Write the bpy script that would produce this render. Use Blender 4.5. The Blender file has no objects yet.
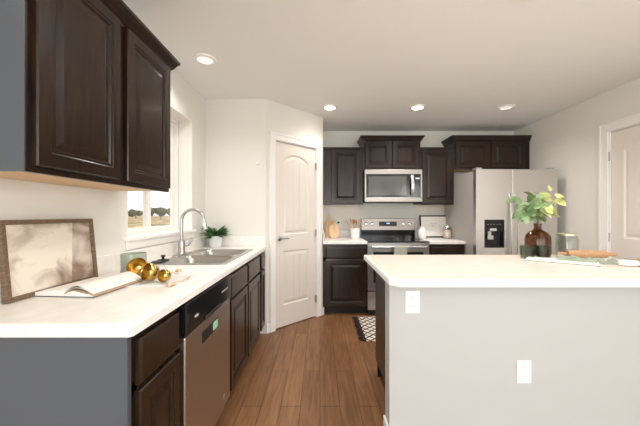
import bpy, bmesh, math, random
from math import pi, sin, cos, radians
from mathutils import Vector, Matrix, noise
random.seed(7)
S = bpy.context.scene
COL = S.collection

# ------------------------------------------------------------------ camera, world, lights, exposure
cam = bpy.data.cameras.new('camera')
cam.sensor_width = 36.0
cam.lens = 290.0 / 640.0 * 36.0
cam.shift_y = 1.5 / 640.0
cam.clip_start = 0.05; cam.clip_end = 600
cob = bpy.data.objects.new('camera', cam); COL.objects.link(cob)
cob.location = (0, 0, 1.24); cob.rotation_euler = (pi/2, 0, 0)
S.camera = cob

S.view_settings.view_transform = 'Standard'
S.view_settings.look = 'None'
S.view_settings.gamma = 1.0
S.view_settings.use_curve_mapping = False
S.view_settings.exposure = 0.82

W = bpy.data.worlds.new('world'); S.world = W; W.use_nodes = True
bg = W.node_tree.nodes['Background']
bg.inputs['Color'].default_value = (1.0, 0.955, 0.92, 1); bg.inputs['Strength'].default_value = 0.95

def area(name, loc, rot, sx, sy, power, col):
    l = bpy.data.lights.new(name, 'AREA'); l.shape = 'RECTANGLE'; l.size = sx; l.size_y = sy
    l.energy = power; l.color = col
    o = bpy.data.objects.new(name, l); COL.objects.link(o); o.location = loc; o.rotation_euler = rot
    return o
# daylight through the glazed openings of the rear wall (behind the camera); both side-wall lamps are added fill
area('daylight_rear_door', (0.1, -3.72, 1.15), (pi/2, 0, 0), 1.9, 2.0, 36, (0.90, 0.96, 1.0))
area('daylight_rear_window', (1.95, -3.72, 1.45), (pi/2, 0, 0), 1.3, 1.4, 15, (0.90, 0.96, 1.0))
area('added_fill_right', (2.90, -1.6, 1.45), (0, pi/2, 0), 1.4, 2.0, 48, (0.92, 0.97, 1.0))  # added fill from the right, for the left wall and cabinets
area('added_fill_left', (-1.40, -1.9, 1.45), (0, -pi/2, 0), 1.4, 1.8, 64, (0.92, 0.97, 1.0))  # added fill from the left, brightens the right wall and fridge side

# ------------------------------------------------------------------ materials
def srgb(r, g, b):
    f = lambda c: (c/255/12.92) if c/255 <= 0.04045 else ((c/255+0.055)/1.055)**2.4
    return (f(r), f(g), f(b), 1)
def pm(name, col, rough=0.5, metal=0.0, coat=0.0, trans=0.0, ior=1.45, emit=None, estr=0.0, spec=0.5, alpha=None):
    m = bpy.data.materials.new(name); m.use_nodes = True
    b = m.node_tree.nodes['Principled BSDF']
    b.inputs['Base Color'].default_value = col if len(col) == 4 else (*col, 1)
    b.inputs['Roughness'].default_value = rough; b.inputs['Metallic'].default_value = metal
    b.inputs['Coat Weight'].default_value = coat; b.inputs['Coat Roughness'].default_value = 0.14
    b.inputs['Transmission Weight'].default_value = trans; b.inputs['IOR'].default_value = ior
    b.inputs['Specular IOR Level'].default_value = spec
    if emit:
        b.inputs['Emission Color'].default_value = (*emit[:3], 1); b.inputs['Emission Strength'].default_value = estr
    return m
def nodes(m): return m.node_tree.nodes, m.node_tree.links, m.node_tree.nodes['Principled BSDF']
def mapping(m, scale, rot=(0,0,0)):
    N, L, b = nodes(m)
    tc = N.new('ShaderNodeTexCoord'); mp = N.new('ShaderNodeMapping')
    mp.inputs['Scale'].default_value = scale; mp.inputs['Rotation'].default_value = rot
    L.new(tc.outputs['Object'], mp.inputs['Vector']); return mp
def varied(m, c1, c2, scale=(1,1,1), nscale=4, detail=5, bump=0.0, lo=0.35, hi=0.65, dist=0.01):
    """noise mix of two colours of the material itself, with optional bump"""
    N, L, b = nodes(m); mp = mapping(m, scale)
    n = N.new('ShaderNodeTexNoise'); n.inputs['Scale'].default_value = nscale; n.inputs['Detail'].default_value = detail
    L.new(mp.outputs[0], n.inputs['Vector'])
    r = N.new('ShaderNodeValToRGB'); r.color_ramp.elements[0].position = lo; r.color_ramp.elements[1].position = hi
    r.color_ramp.elements[0].color = c1; r.color_ramp.elements[1].color = c2
    L.new(n.outputs['Fac'], r.inputs['Fac']); L.new(r.outputs['Color'], b.inputs['Base Color'])
    if bump:
        bp = N.new('ShaderNodeBump'); bp.inputs['Strength'].default_value = bump; bp.inputs['Distance'].default_value = dist
        L.new(n.outputs['Fac'], bp.inputs['Height']); L.new(bp.outputs['Normal'], b.inputs['Normal'])
    return m
def bumped(m, nscale, strength, dist=0.002, scale=(1,1,1)):
    N, L, b = nodes(m); mp = mapping(m, scale)
    n = N.new('ShaderNodeTexNoise'); n.inputs['Scale'].default_value = nscale; n.inputs['Detail'].default_value = 3
    L.new(mp.outputs[0], n.inputs['Vector'])
    bp = N.new('ShaderNodeBump'); bp.inputs['Strength'].default_value = strength; bp.inputs['Distance'].default_value = dist
    L.new(n.outputs['Fac'], bp.inputs['Height']); L.new(bp.outputs['Normal'], b.inputs['Normal'])
    return m

M_wall = bumped(pm('painted_wall', srgb(226, 222, 214), 0.75), 90, 0.12)
M_ceil = bumped(pm('ceiling_paint', srgb(240, 240, 237), 0.85), 60, 0.15)
M_trim = pm('white_trim', srgb(240, 236, 231), 0.4)
M_door = pm('white_door', srgb(226, 217, 208), 0.42)
M_esp = varied(pm('espresso_wood', (0.03, 0.02, 0.014, 1), 0.3, coat=0.12, spec=0.4), srgb(24, 14, 8), srgb(46, 30, 19), (14, 14, 1.2), 5, 6)
M_espd = pm('espresso_plain_wood', srgb(30, 23, 20), 0.5)  # plain dark brown without grain, for the toe kicks
M_lam = pm('laminate_daylight_tint', srgb(74, 79, 86), 0.3, coat=0.4)  # dark end panels; their blue-grey daylight reflection is put into the colour
M_mdf = pm('bare_birch', srgb(214, 182, 142), 0.6)
M_top = varied(pm('white_laminate_top', (0.8, 0.8, 0.8, 1), 0.33), srgb(232, 226, 219), srgb(240, 236, 231), nscale=14)
M_itop = varied(pm('island_laminate_top', (0.8, 0.8, 0.8, 1), 0.3), srgb(214, 199, 186), srgb(222, 208, 196), nscale=18)
M_edge = pm('laminate_edge', srgb(244, 241, 237), 0.35)
M_black = pm('black_gloss', (0.008, 0.008, 0.009, 1), 0.12)
M_blackm = pm('black_matte', (0.015, 0.015, 0.016, 1), 0.5)
M_glassb = pm('dark_oven_glass', (0.02, 0.019, 0.018, 1), 0.08, coat=0.5)
M_mwg = pm('microwave_glass', (0.06, 0.058, 0.052, 1), 0.14, coat=0.4)
M_gold = pm('brass', srgb(206, 176, 108), 0.24, 1.0)
M_chrome = pm('chrome', (0.8, 0.79, 0.77, 1), 0.16, 1.0)
M_nickel = pm('brushed_nickel', (0.50, 0.485, 0.465, 1), 0.3, 1.0)
M_white = pm('white_ceramic', srgb(240, 236, 232), 0.35)
M_paper = pm('paper', srgb(242, 238, 230), 0.8)
M_lampon = pm('lamp_lens_lit', (1, 1, 1, 1), 0.5, emit=(1.0, 0.9, 0.75), estr=9)
M_lampoff = pm('lamp_lens_dim', (1, 1, 1, 1), 0.5, emit=(1.0, 0.95, 0.9), estr=0.3)
def steel(name, col, rough=0.28):
    m = pm(name, col, rough, 1.0); N, L, b = nodes(m); mp = mapping(m, (60, 60, 1.0))
    n = N.new('ShaderNodeTexNoise'); n.inputs['Scale'].default_value = 6; n.inputs['Detail'].default_value = 4
    L.new(mp.outputs[0], n.inputs['Vector'])
    r = N.new('ShaderNodeMapRange'); r.inputs['To Min'].default_value = rough-0.06; r.inputs['To Max'].default_value = rough+0.1
    L.new(n.outputs['Fac'], r.inputs['Value']); L.new(r.outputs[0], b.inputs['Roughness'])
    return m
M_steel = steel('stainless_steel', (0.50, 0.485, 0.46, 1), 0.3)
M_steeld = steel('warm_stainless', (0.52, 0.46, 0.41, 1), 0.33)
M_rsteel = steel('range_steel', (0.37, 0.34, 0.31, 1), 0.36)
M_frsteel = steel('fridge_steel', (0.66, 0.64, 0.61, 1), 0.33)
M_fside = pm('fridge_side_grey', srgb(176, 171, 166), 0.45, 0.25)
M_oak = varied(pm('frame_oak', (0.2, 0.15, 0.1, 1), 0.6), srgb(92, 72, 55), srgb(126, 104, 84), (30, 2, 30), 4, 5)
M_wood = varied(pm('maple', (0.5, 0.35, 0.2, 1), 0.5), srgb(166, 124, 88), srgb(190, 148, 108), (30, 30, 3), 4, 5)
M_woodl = varied(pm('light_board', (0.5, 0.35, 0.2, 1), 0.55), srgb(212, 176, 134), srgb(228, 196, 156), (30, 30, 3), 4, 5)
M_linen = bumped(pm('white_linen', srgb(238, 234, 230), 0.9), 300, 0.2)
M_sage = bumped(pm('sage_linen', srgb(146, 154, 136), 0.9), 300, 0.2)
M_twine = pm('twine', srgb(190, 150, 100), 0.9)
def clear_glass(name, col, rough=0.03):
    m = bpy.data.materials.new(name); m.use_nodes = True; N = m.node_tree.nodes; L = m.node_tree.links; N.clear()
    o = N.new('ShaderNodeOutputMaterial'); mx = N.new('ShaderNodeMixShader'); t = N.new('ShaderNodeBsdfTransparent'); g = N.new('ShaderNodeBsdfGlossy')
    f = N.new('ShaderNodeFresnel'); gm = N.new('ShaderNodeNewGeometry'); ma = N.new('ShaderNodeMath'); ma.operation = 'MULTIPLY_ADD'
    ma.inputs[1].default_value = 1/1.45-1.45; ma.inputs[2].default_value = 1.45; L.new(gm.outputs['Backfacing'], ma.inputs[0]); L.new(ma.outputs[0], f.inputs['IOR']); t.inputs['Color'].default_value = col; g.inputs['Roughness'].default_value = rough
    L.new(f.outputs[0], mx.inputs[0]); L.new(t.outputs[0], mx.inputs[1]); L.new(g.outputs[0], mx.inputs[2]); L.new(mx.outputs[0], o.inputs[0])
    return m
M_pane = clear_glass('window_glass', (0.96, 0.97, 0.97, 1))
M_jar = clear_glass('jar_glass', (0.93, 0.94, 0.93, 1))
M_amber = clear_glass('amber_glass', srgb(214, 188, 164))
M_smoke = clear_glass('smoky_green_glass', srgb(212, 220, 212))

# floor planks
M_floor = pm('wood_planks', (0.2, 0.1, 0.05, 1), 0.36, spec=0.45)
def floor_nodes(m):
    N, L, b = nodes(m); tc = N.new('ShaderNodeTexCoord'); sp = N.new('ShaderNodeSeparateXYZ'); cb = N.new('ShaderNodeCombineXYZ')
    L.new(tc.outputs['Object'], sp.inputs[0]); L.new(sp.outputs['Y'], cb.inputs['X']); L.new(sp.outputs['X'], cb.inputs['Y'])
    br = N.new('ShaderNodeTexBrick'); br.offset = 0.37; br.inputs['Scale'].default_value = 1
    br.inputs['Brick Width'].default_value = 1.15; br.inputs['Row Height'].default_value = 0.127
    br.inputs['Mortar Size'].default_value = 0.0022; br.inputs['Mortar Smooth'].default_value = 0.2; br.inputs['Bias'].default_value = 0
    br.inputs['Color1'].default_value = srgb(124, 87, 58); br.inputs['Color2'].default_value = srgb(139, 99, 67); br.inputs['Mortar'].default_value = srgb(80, 54, 37)
    L.new(cb.outputs[0], br.inputs['Vector'])
    mp = N.new('ShaderNodeMapping'); mp.inputs['Scale'].default_value = (22, 1.6, 1); L.new(tc.outputs['Object'], mp.inputs[0])
    n = N.new('ShaderNodeTexNoise'); n.inputs['Scale'].default_value = 2.2; n.inputs['Detail'].default_value = 7; n.inputs['Distortion'].default_value = 0.7
    L.new(mp.outputs[0], n.inputs['Vector'])
    r = N.new('ShaderNodeValToRGB'); r.color_ramp.elements[0].position = 0.36; r.color_ramp.elements[1].position = 0.66
    r.color_ramp.elements[0].color = (0.74, 0.70, 0.67, 1); r.color_ramp.elements[1].color = (1.12, 1.12, 1.12, 1)
    L.new(n.outputs['Fac'], r.inputs['Fac'])
    mx = N.new('ShaderNodeMix'); mx.data_type = 'RGBA'; mx.blend_type = 'MULTIPLY'; mx.inputs['Factor'].default_value = 1
    L.new(br.outputs['Color'], mx.inputs['A']); L.new(r.outputs['Color'], mx.inputs['B']); L.new(mx.outputs['Result'], b.inputs['Base Color'])
    bp = N.new('ShaderNodeBump'); bp.inputs['Strength'].default_value = 0.25; bp.inputs['Distance'].default_value = 0.002; L.new(n.outputs['Fac'], bp.inputs['Height'])
    L.new(bp.outputs['Normal'], b.inputs['Normal'])
floor_nodes(M_floor)

# ------------------------------------------------------------------ mesh helpers
def new(): return bmesh.new()
def box(bm, x0, x1, y0, y1, z0, z1):
    v = [bm.verts.new(p) for p in ((x0,y0,z0),(x1,y0,z0),(x1,y1,z0),(x0,y1,z0),(x0,y0,z1),(x1,y0,z1),(x1,y1,z1),(x0,y1,z1))]
    for f in ((3,2,1,0),(4,5,6,7),(0,1,5,4),(1,2,6,5),(2,3,7,6),(3,0,4,7)): bm.faces.new([v[i] for i in f])
    return bm
def B(*a): return box(new(), *a)
def loft(bm, rings, cap0=True, cap1=True):
    R = [[bm.verts.new(p) for p in r] for r in rings]; n = len(R[0])
    for a, b in zip(R, R[1:]):
        for i in range(n): bm.faces.new((a[i], a[(i+1)%n], b[(i+1)%n], b[i]))
    if cap0: bm.faces.new(list(reversed(R[0])))
    if cap1: bm.faces.new(R[-1])
    return R
def lathe(prof, n=32, bm=None, cap0=True, cap1=True, c=(0,0,0)):
    bm = bm or new()
    loft(bm, [[(c[0]+r*cos(2*pi*i/n), c[1]+r*sin(2*pi*i/n), c[2]+z) for i in range(n)] for r, z in prof], cap0, cap1)
    return bm
def tube(pts, rad, n=12, bm=None):
    bm = bm or new(); pts = [Vector(p) for p in pts]
    if not hasattr(rad, '__len__'): rad = [rad]*len(pts)
    t0 = (pts[1]-pts[0]).normalized(); u = t0.orthogonal().normalized(); rings = []
    for i, p in enumerate(pts):
        t = (pts[min(i+1, len(pts)-1)]-pts[max(i-1, 0)]).normalized()
        u = (u - t*u.dot(t)).normalized(); w = t.cross(u)
        rings.append([p + (u*cos(2*pi*k/n)+w*sin(2*pi*k/n))*rad[i] for k in range(n)])
    loft(bm, rings); return bm
def rrect(x0, x1, y0, y1, r, z, n=5):
    out = []
    for cx, cy, a0 in ((x1-r, y1-r, 0), (x0+r, y1-r, 90), (x0+r, y0+r, 180), (x1-r, y0+r, 270)):
        for k in range(n+1):
            a = radians(a0+90*k/n); out.append((cx+r*cos(a), cy+r*sin(a), z))
    return out
def fill(bm, loops):
    """loops: lists of verts; fills the region between the first and the holes"""
    es = []
    for lp in loops:
        for i in range(len(lp)):
            a, b = lp[i], lp[(i+1) % len(lp)]
            e = bm.edges.get((a, b)) or bm.edges.new((a, b)); es.append(e)
    bmesh.ops.triangle_fill(bm, edges=es, use_beauty=True)
def inset_poly(pts, d):
    n = len(pts); out = []
    for i in range(n):
        p0, p1, p2 = Vector(pts[i-1][:2]), Vector(pts[i][:2]), Vector(pts[(i+1)%n][:2])
        a, b = (p1-p0).normalized(), (p2-p1).normalized()
        na, nb = Vector((-a.y, a.x)), Vector((-b.y, b.x))
        m = (na+nb); m = m/ max(m.dot(na), 0.2)
        out.append((p1.x+m.x*d, p1.y+m.y*d))
    return out
def slab(outer, holes, z0, z1, r=0.008, bm=None):
    """worktop with eased upper edge; outer is counter-clockwise"""
    bm = bm or new(); lv = []
    for k, (ins, z) in enumerate(((0, z0), (0, z1-r), (r*.3, z1-r*.3), (r, z1))):
        lv.append([bm.verts.new((x, y, z)) for x, y in inset_poly(outer, ins)])
    n = len(outer)
    for a, b in zip(lv, lv[1:]):
        for i in range(n): bm.faces.new((a[i], a[(i+1)%n], b[(i+1)%n], b[i]))
    tops = [lv[-1]]; bots = [lv[0]]
    for h in holes:
        t = [bm.verts.new((p[0], p[1], z1)) for p in h]; b = [bm.verts.new((p[0], p[1], z0)) for p in h]
        for i in range(len(h)): bm.faces.new((t[i], t[(i+1)%len(h)], b[(i+1)%len(h)], b[i]))
        tops.append(t); bots.append(b)
    fill(bm, tops); fill(bm, bots)
    bmesh.ops.recalc_face_normals(bm, faces=bm.faces[:]); return bm
def O(name, bm, mat, parent=None, loc=(0,0,0), rot=(0,0,0), smooth=False, bevel=0, mats=None):
    bmesh.ops.recalc_face_normals(bm, faces=bm.faces[:])
    me = bpy.data.meshes.new(name); bm.to_mesh(me); bm.free()
    o = bpy.data.objects.new(name, me); COL.objects.link(o)
    o.location = loc; o.rotation_euler = rot
    for m in (mats or [mat]): me.materials.append(m)
    if parent: o.parent = parent
    if smooth:
        for p in me.polygons: p.use_smooth = True
        try:
            me.set_sharp_from_angle(angle=radians(38))
        except Exception: pass
    if bevel:
        b = o.modifiers.new('bevel', 'BEVEL'); b.width = bevel; b.segments = 2; b.limit_method = 'ANGLE'; b.angle_limit = radians(40)
    return o
def T(name, label, cat, loc=(0,0,0), rotz=0, group=None):
    o = bpy.data.objects.new(name, None); COL.objects.link(o); o.empty_display_size = 0.05
    o.location = loc; o.rotation_euler = (0, 0, rotz); return tag(o, label, cat, group)
def tag(o, label, cat, group=None, kind=None):
    o['label'] = label; o['category'] = cat
    if group: o['group'] = group
    if kind: o['kind'] = kind
    return o
def struct(name, bm, mat, label=None, **k):
    o = O(name, bm, mat, **k)
    if not k.get('parent'):
        o['kind'] = 'structure'
        if label: o['label'] = label; o['category'] = name.split('_')[0]
    return o
def SE(name, label, loc=(0,0,0), rotz=0):
    o = bpy.data.objects.new(name, None); COL.objects.link(o); o.location = loc; o.rotation_euler = (0,0,rotz)
    o['kind'] = 'structure'; o['label'] = label; o['category'] = name.split('_')[0]; return o
def copy_tree(o, parent=None):
    c = o.copy(); COL.objects.link(c)
    if parent: c.parent = parent
    for ch in [x for x in bpy.data.objects if x.parent == o]: copy_tree(ch, c)
    return c

# ------------------------------------------------------------------ room
XL, XR, YB, YR, H = -1.195, 2.80, 4.18, -3.6, 2.44
P0 = Vector((-0.5625, 3.02)); P1 = Vector((0.037, 3.593))
TH = 0.12
struct('floor', B(XL-.2, XR+.2, YR-.2, YB+.2, -0.1, 0), M_floor, 'brown wood plank floor running toward the range')
struct('ceiling', B(XL-.2, XR+.2, YR-.2, YB+.2, H, H+.1), M_ceil, 'flat off-white ceiling with recessed lights')
WY0, WY1, WZ0, WZ1 = 1.80, 2.71, 1.075, 2.11
bm = new(); tl = 0.18
for a in ((YR-.2, -2.8, 0, H), (-2.8, -1.0, 0, .75), (-2.8, -1.0, 2.15, H), (-1.0, WY0, 0, H), (WY1, YB+.2, 0, H), (WY0, WY1, 0, WZ0), (WY0, WY1, WZ1, H)): box(bm, XL-tl, XL, *a)
struct('wall_left', bm, M_wall, 'off-white left wall holding the kitchen window')
struct('wall_back', B(XL, XR, YB, YB+TH, 0, H), M_wall, 'off-white back wall behind the range')
# right wall, with the door opening
DY0, DY1, DH = 2.05, 2.81, 2.04
bm = new()
for a in ((YR-.2, -2.6, 0, H), (-2.6, -.6, 0, .75), (-2.6, -.6, 2.15, H), (-.6, DY0, 0, H), (DY1, YB+.2, 0, H), (DY0, DY1, DH, H)): box(bm, XR, XR+TH, *a)
struct('wall_right', bm, M_wall, 'off-white right wall with a white door')
bm = new()
for a in ((XL-.2, -.85, 0, H), (1.05, 1.3, 0, H), (2.6, XR+.2, 0, H), (-.85, 1.05, 2.15, H), (1.3, 2.6, 0, .75), (1.3, 2.6, 2.15, H)): box(bm, a[0], a[1], YR-TH, YR, a[2], a[3])
struct('wall_rear', bm, M_wall, 'off-white wall behind the camera with glazed openings')
struct('wall_stub', B(XL, P0.x, P0.y, P0.y+TH, 0, H), M_wall, 'short white wall at the end of the sink counter')
d = (P1-P0); LP = d.length; AP = math.atan2(d.y, d.x)
bm = new(); OP0, OP1 = 0.112, 0.716
for a in ((0, OP0, 0, H), (OP1, LP, 0, H), (OP0, OP1, DH, H)): box(bm, a[0], a[1], 0, .10, a[2], a[3])
struct('wall_pantry', bm, M_wall, 'angled off-white wall around the pantry door', loc=(P0.x, P0.y, 0), rot=(0,0,AP))
struct('wall_pantry_side', B(P1.x-.11, P1.x, P1.y, YB, 0, H), M_wall, 'short wall beside the narrow base cabinet left of the range')
# baseboards
bb = new(); box(bb, 0, OP0-.07, -.014, 0, 0, .10); box(bb, OP1+.07, LP+.012, -.014, 0, 0, .10)
struct('baseboard_pantry', bb, M_trim, 'white baseboard of the pantry wall', loc=(P0.x, P0.y, 0), rot=(0,0,AP), bevel=.004)
bb = new(); box(bb, XR-.014, XR, YR, DY0-.09, 0, .10); box(bb, XR-.014, XR, DY1+.09, YB, 0, .10)
struct('baseboard_right', bb, M_trim, 'white baseboard of the right wall', bevel=.004)
bb = new(); box(bb, XL, XL+.014, YR, .85, 0, .10)
struct('baseboard_left', bb, M_trim, 'white baseboard of the left wall', bevel=.004)

# moulded two-panel door, local: x 0..w, front at y=0 facing -y
def arch_loop(x0, x1, z0, z1, rise, d, n=10):
    """inset by d; arched top when rise > 0"""
    x0 += d; x1 -= d; z0 += d; z1 -= d
    pts = [(x0, z0), (x1, z0)]
    if rise <= 0: return pts + [(x1, z1)] + [(x0 + (x1-x0)*(1-k/n), z1) for k in range(1, n)] + [(x0, z1)]
    c = (x0+x1)/2; hw = (x1-x0)/2; R = (hw*hw+rise*rise)/(2*rise)
    a = math.asin(hw/R)
    for k in range(n+1):
        t = a-2*a*k/n; pts.append((c+R*sin(t), z1-rise+R*cos(t)-(R-rise)))
    return pts
def moulded_door(w, h, t=0.035):
    bm = new(); V = lambda x, y, z: bm.verts.new((x, y, z))
    o = [V(0,0,0), V(w,0,0), V(w,0,h), V(0,0,h)]; ob = [V(0,t,0), V(w,t,0), V(w,t,h), V(0,t,h)]
    for i in range(4): bm.faces.new((o[i], o[(i+1)%4], ob[(i+1)%4], ob[i]))
    bm.faces.new(ob)
    s = .105 if w < .7 else .115; loops = [o]
    for (z0, z1, rise) in ((h*.115, h*.41, 0), (h*.50, h-.115, .075)):
        prev = None
        for dd, y in ((0, 0), (.010, .009), (.022, .009), (.040, .003), (.046, .003)):
            lp = [V(x, y, z) for x, z in arch_loop(s, w-s, z0, z1, rise, dd)]
            if prev is None: loops.append(lp)
            else:
                for i in range(len(lp)): bm.faces.new((prev[i], prev[(i+1)%len(lp)], lp[(i+1)%len(lp)], lp[i]))
            prev = lp
        bm.faces.new(prev)
        # plank grooves as slim raised battens between the grooves
        x0, x1 = s+.05, w-s-.05; nb = max(3, int((x1-x0)/.07)); bw = (x1-x0)/nb
        for k in range(nb):
            xm = x0+bw*(k+.5); c = w/2; hw = (w-2*s)/2
            top = z1-.052 - (0 if rise == 0 else rise*min(1, (abs(xm-c)+bw/2)/hw)**2)
            box(bm, x0+bw*k+.004, x0+bw*(k+1)-.004, .0005, .0035, z0+.05, top)
    fill(bm, loops)
    return bm
def casing(w, h, cw=.07, t=.016, y=-.016):
    bm = new()
    box(bm, -cw, 0, y, 0, 0, h+cw); box(bm, w, w+cw, y, 0, 0, h+cw); box(bm, 0, w, y, 0, h, h+cw)
    box(bm, -cw, -cw+.018, y-.006, y, 0, h+cw); box(bm, w+cw-.018, w+cw, y-.006, y, 0, h+cw); box(bm, -cw+.018, w+cw-.018, y-.006, y, h+cw-.018, h+cw)
    # jambs lining the opening
    box(bm, 0, .008, 0, .1, 0, h); box(bm, w-.008, w, 0, .1, 0, h); box(bm, .008, w-.008, 0, .1, h-.008, h)
    return bm
def hinge(parent, x, z, y=-.004):
    b = new(); tube([(x, y, z-.045), (x, y, z+.045)], .006, 8, b); box(b, x-.014, x+.014, y+.001, y+.004, z-.042, z+.042)
    O('hinge', b, M_nickel, parent)
pd = SE('door_1', 'white two-panel arched pantry door on the angled wall', (P0.x+cos(AP)*OP0, P0.y+sin(AP)*OP0, 0), AP)
w = OP1-OP0
O('door_casing', casing(w, DH), M_trim, pd, bevel=.002)
ds = O('door_panel', moulded_door(w-.02, DH-.022), M_door, pd, (.01, .012, .010), bevel=0)
def lever(parent, x, z, sgn, y=.01):
    b = lathe([(.026, 0), (.026, .006), (.020, .010), (.011, .012), (.011, .04)], 20)
    bmesh.ops.transform(b, matrix=Matrix.Translation((x, y, z)) @ Matrix.Rotation(pi/2, 4, 'X'), verts=b.verts)
    tube([(x, y-.04, z), (x+sgn*.03, y-.046, z), (x+sgn*.07, y-.046, z+.002), (x+sgn*.10, y-.042, z-.003)], [.010, .009, .008, .007], 10, b)
    return O('door_handle', b, M_nickel, parent, smooth=True)
lever(pd, .065, .98, 1)
for z in (.22, 1.02, 1.82): hinge(pd, w-.006, z)
# right door: hinges far side, local x runs towards the camera (rotation -90: front faces -X)
rd = SE('door_2', 'white two-panel door with silver hinges in the right wall', (XR, DY1, 0), -pi/2)
O('door_casing', casing(DY1-DY0, DH, .085), M_trim, rd, bevel=.002)
O('door_panel', moulded_door(DY1-DY0-.02, DH-.022), M_door, rd, (.01, .012, .010))
lever(rd, DY1-DY0-.07, .98, -1)
for z in (.26, 1.02, 1.80): hinge(rd, -.004, z)
tag(rd, rd['label'], 'door', kind='structure')

# kitchen window
wn = SE('window_1', 'white sliding window over the sink looking onto dry fields', (XL, WY0, WZ0))
XF = -.135
def frame_rect(bm, x0, x1, y0, y1, z0, z1, w):
    box(bm, x0, x1, y0, y0+w, z0, z1); box(bm, x0, x1, y1-w, y1, z0, z1); box(bm, x0, x1, y0+w, y1-w, z0, z0+w); box(bm, x0, x1, y0+w, y1-w, z1-w, z1)
ww, wh = WY1-WY0, WZ1-WZ0
b = new(); frame_rect(b, XF-.04, XF+.012, 0.002, ww-.002, 0.002, wh-.002, .032); O('window_frame', b, M_trim, wn, bevel=.003)
for y0, y1, dx in ((.034, ww/2+.018, -.003), (ww/2-.018, ww-.034, -.025)):
    b = new(); frame_rect(b, XF+dx-.012, XF+dx+.008, y0, y1, .034, wh-.034, .036); s_ = O('sash', b, M_trim, wn, bevel=.002)
    O('pane', B(XF+dx-.004, XF+dx, y0+.03, y1-.03, .064, wh-.064), M_pane, s_)
b = new(); box(b, XF+.014, .028, -.03, ww+.03, -.0, .026) if False else box(b, XF+.014, 0, .001, ww-.001, 0, .024)
box(b, 0, .03, -.035, ww+.035, .0, .024); box(b, 0, .014, -.02, ww+.02, -.055, 0)
O('window_sill', b, M_trim, wn, bevel=.004)
b = new(); box(b, XF+.014, -.001, .0005, .004, .024, wh); box(b, XF+.014, -.001, ww-.004, ww-.0005, .024, wh); box(b, XF+.014, -.001, .004, ww-.004, wh-.004, wh-.0005)
O('reveal_lining', b, M_trim, wn)
# rear glazing frames
for i, (x0, x1, z0, z1) in enumerate(((-.85, 1.05, 0, 2.15), (1.3, 2.6, .75, 2.15))):
    w2 = SE('window_%d' % (i+2), ['wide white glazed patio door behind the camera', 'white living room window behind the camera'][i], (x0, YR, z0))
    b = new(); W2 = x1-x0; H2 = z1-z0
    for a in ((0, .06, 0, H2), (W2-.06, W2, 0, H2), (.06, W2-.06, 0, .06), (.06, W2-.06, H2-.06, H2), (W2/2-.03, W2/2+.03, .06, H2-.06)): box(b, a[0], a[1], -.08, -.02, a[2], a[3])
    O('window_frame', b, M_trim, w2)

w4 = SE('window_4', 'wide white window added for light in the right wall behind the camera', (XR, -2.6, .75))  # unseen window, added as the opening for the right fill lamp
b = new(); frame_rect(b, .02, .08, 0, 2.0, 0, 1.4, .05); box(b, .02, .08, .97, 1.03, .05, 1.35); O('window_frame', b, M_trim, w4)

w5 = SE('window_5', 'white window added for light in the left wall behind the camera', (XL, -2.8, .75))  # unseen window, added to go with the left fill lamp
b = new(); frame_rect(b, -.08, -.02, 0, 1.8, 0, 1.4, .05); box(b, -.08, -.02, .87, .93, .05, 1.35); O('window_frame', b, M_trim, w5)

# ------------------------------------------------------------------ outside
M_field = pm('dry_field', (0.4, 0.33, 0.2, 1), 0.95)
varied(M_field, srgb(112, 100, 58), srgb(214, 188, 138), (1, .5, 1), 0.6, 8, lo=.42, hi=.58)
struct('ground', B(-400, XL-.4, -200, 400, -.75, -.6), M_field, 'dry golden field outside the kitchen window')
M_tree = varied(pm('tree_foliage', (0.05, 0.07, 0.03, 1), 0.9), srgb(58, 66, 42), srgb(104, 108, 70), nscale=1.2, bump=.5, dist=.3)
def blob(bm, c, r, sz=0.8, sub=3, amp=.35, f=1.3):
    t = bmesh.new(); bmesh.ops.create_icosphere(t, subdivisions=sub, radius=1)
    vm = {}
    for v in t.verts:
        n = 1+amp*noise.noise(v.co*f*2+Vector(c)) + amp*.5*noise.noise(v.co*f*6+Vector(c))
        vm[v.index] = bm.verts.new((c[0]+v.co.x*r*n, c[1]+v.co.y*r*n, c[2]+v.co.z*r*n*sz))
    for f_ in t.faces: bm.faces.new([vm[v.index] for v in f_.verts])
    t.free()
def tree(loc, h, label, group):
    t = T('tree', label, 'tree', loc, 0, group)
    O('trunk', tube([(0,0,0), (0,0,h*.5)], h*.04, 8), M_oak, t)
    b = new()
    for k in range(4): blob(b, (random.uniform(-.3,.3)*h, random.uniform(-.3,.3)*h, h*random.uniform(.45,.68)), h*random.uniform(.28,.36))
    O('crown', b, M_tree, t, smooth=True)
rnd = random.Random(3)
for k in range(11):
    q = -.42-.043*k; dd = 118+6*(k%2)
    tree((q*dd, dd, -.6), rnd.uniform(4.6, 5.8), 'dark green tree on the horizon seen through the kitchen window', 'trees along the horizon')
M_bush = varied(pm('dry_bush', (0.2, 0.15, 0.05, 1), 0.9), srgb(120, 108, 50), srgb(200, 172, 110), nscale=6, bump=.5, dist=.1)
for k in range(9):
    q = -.44-.045*k; dd = 14+8*(k%2); r = rnd.uniform(.35, .6)
    b = new(); blob(b, (0,0,r*.5), r); 
    tag(O('shrub', b, M_bush, loc=(q*dd, dd, -.6), smooth=True), 'low yellow-green shrub in the dry field outside the window', 'shrub', 'shrubs in the field')

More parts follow.
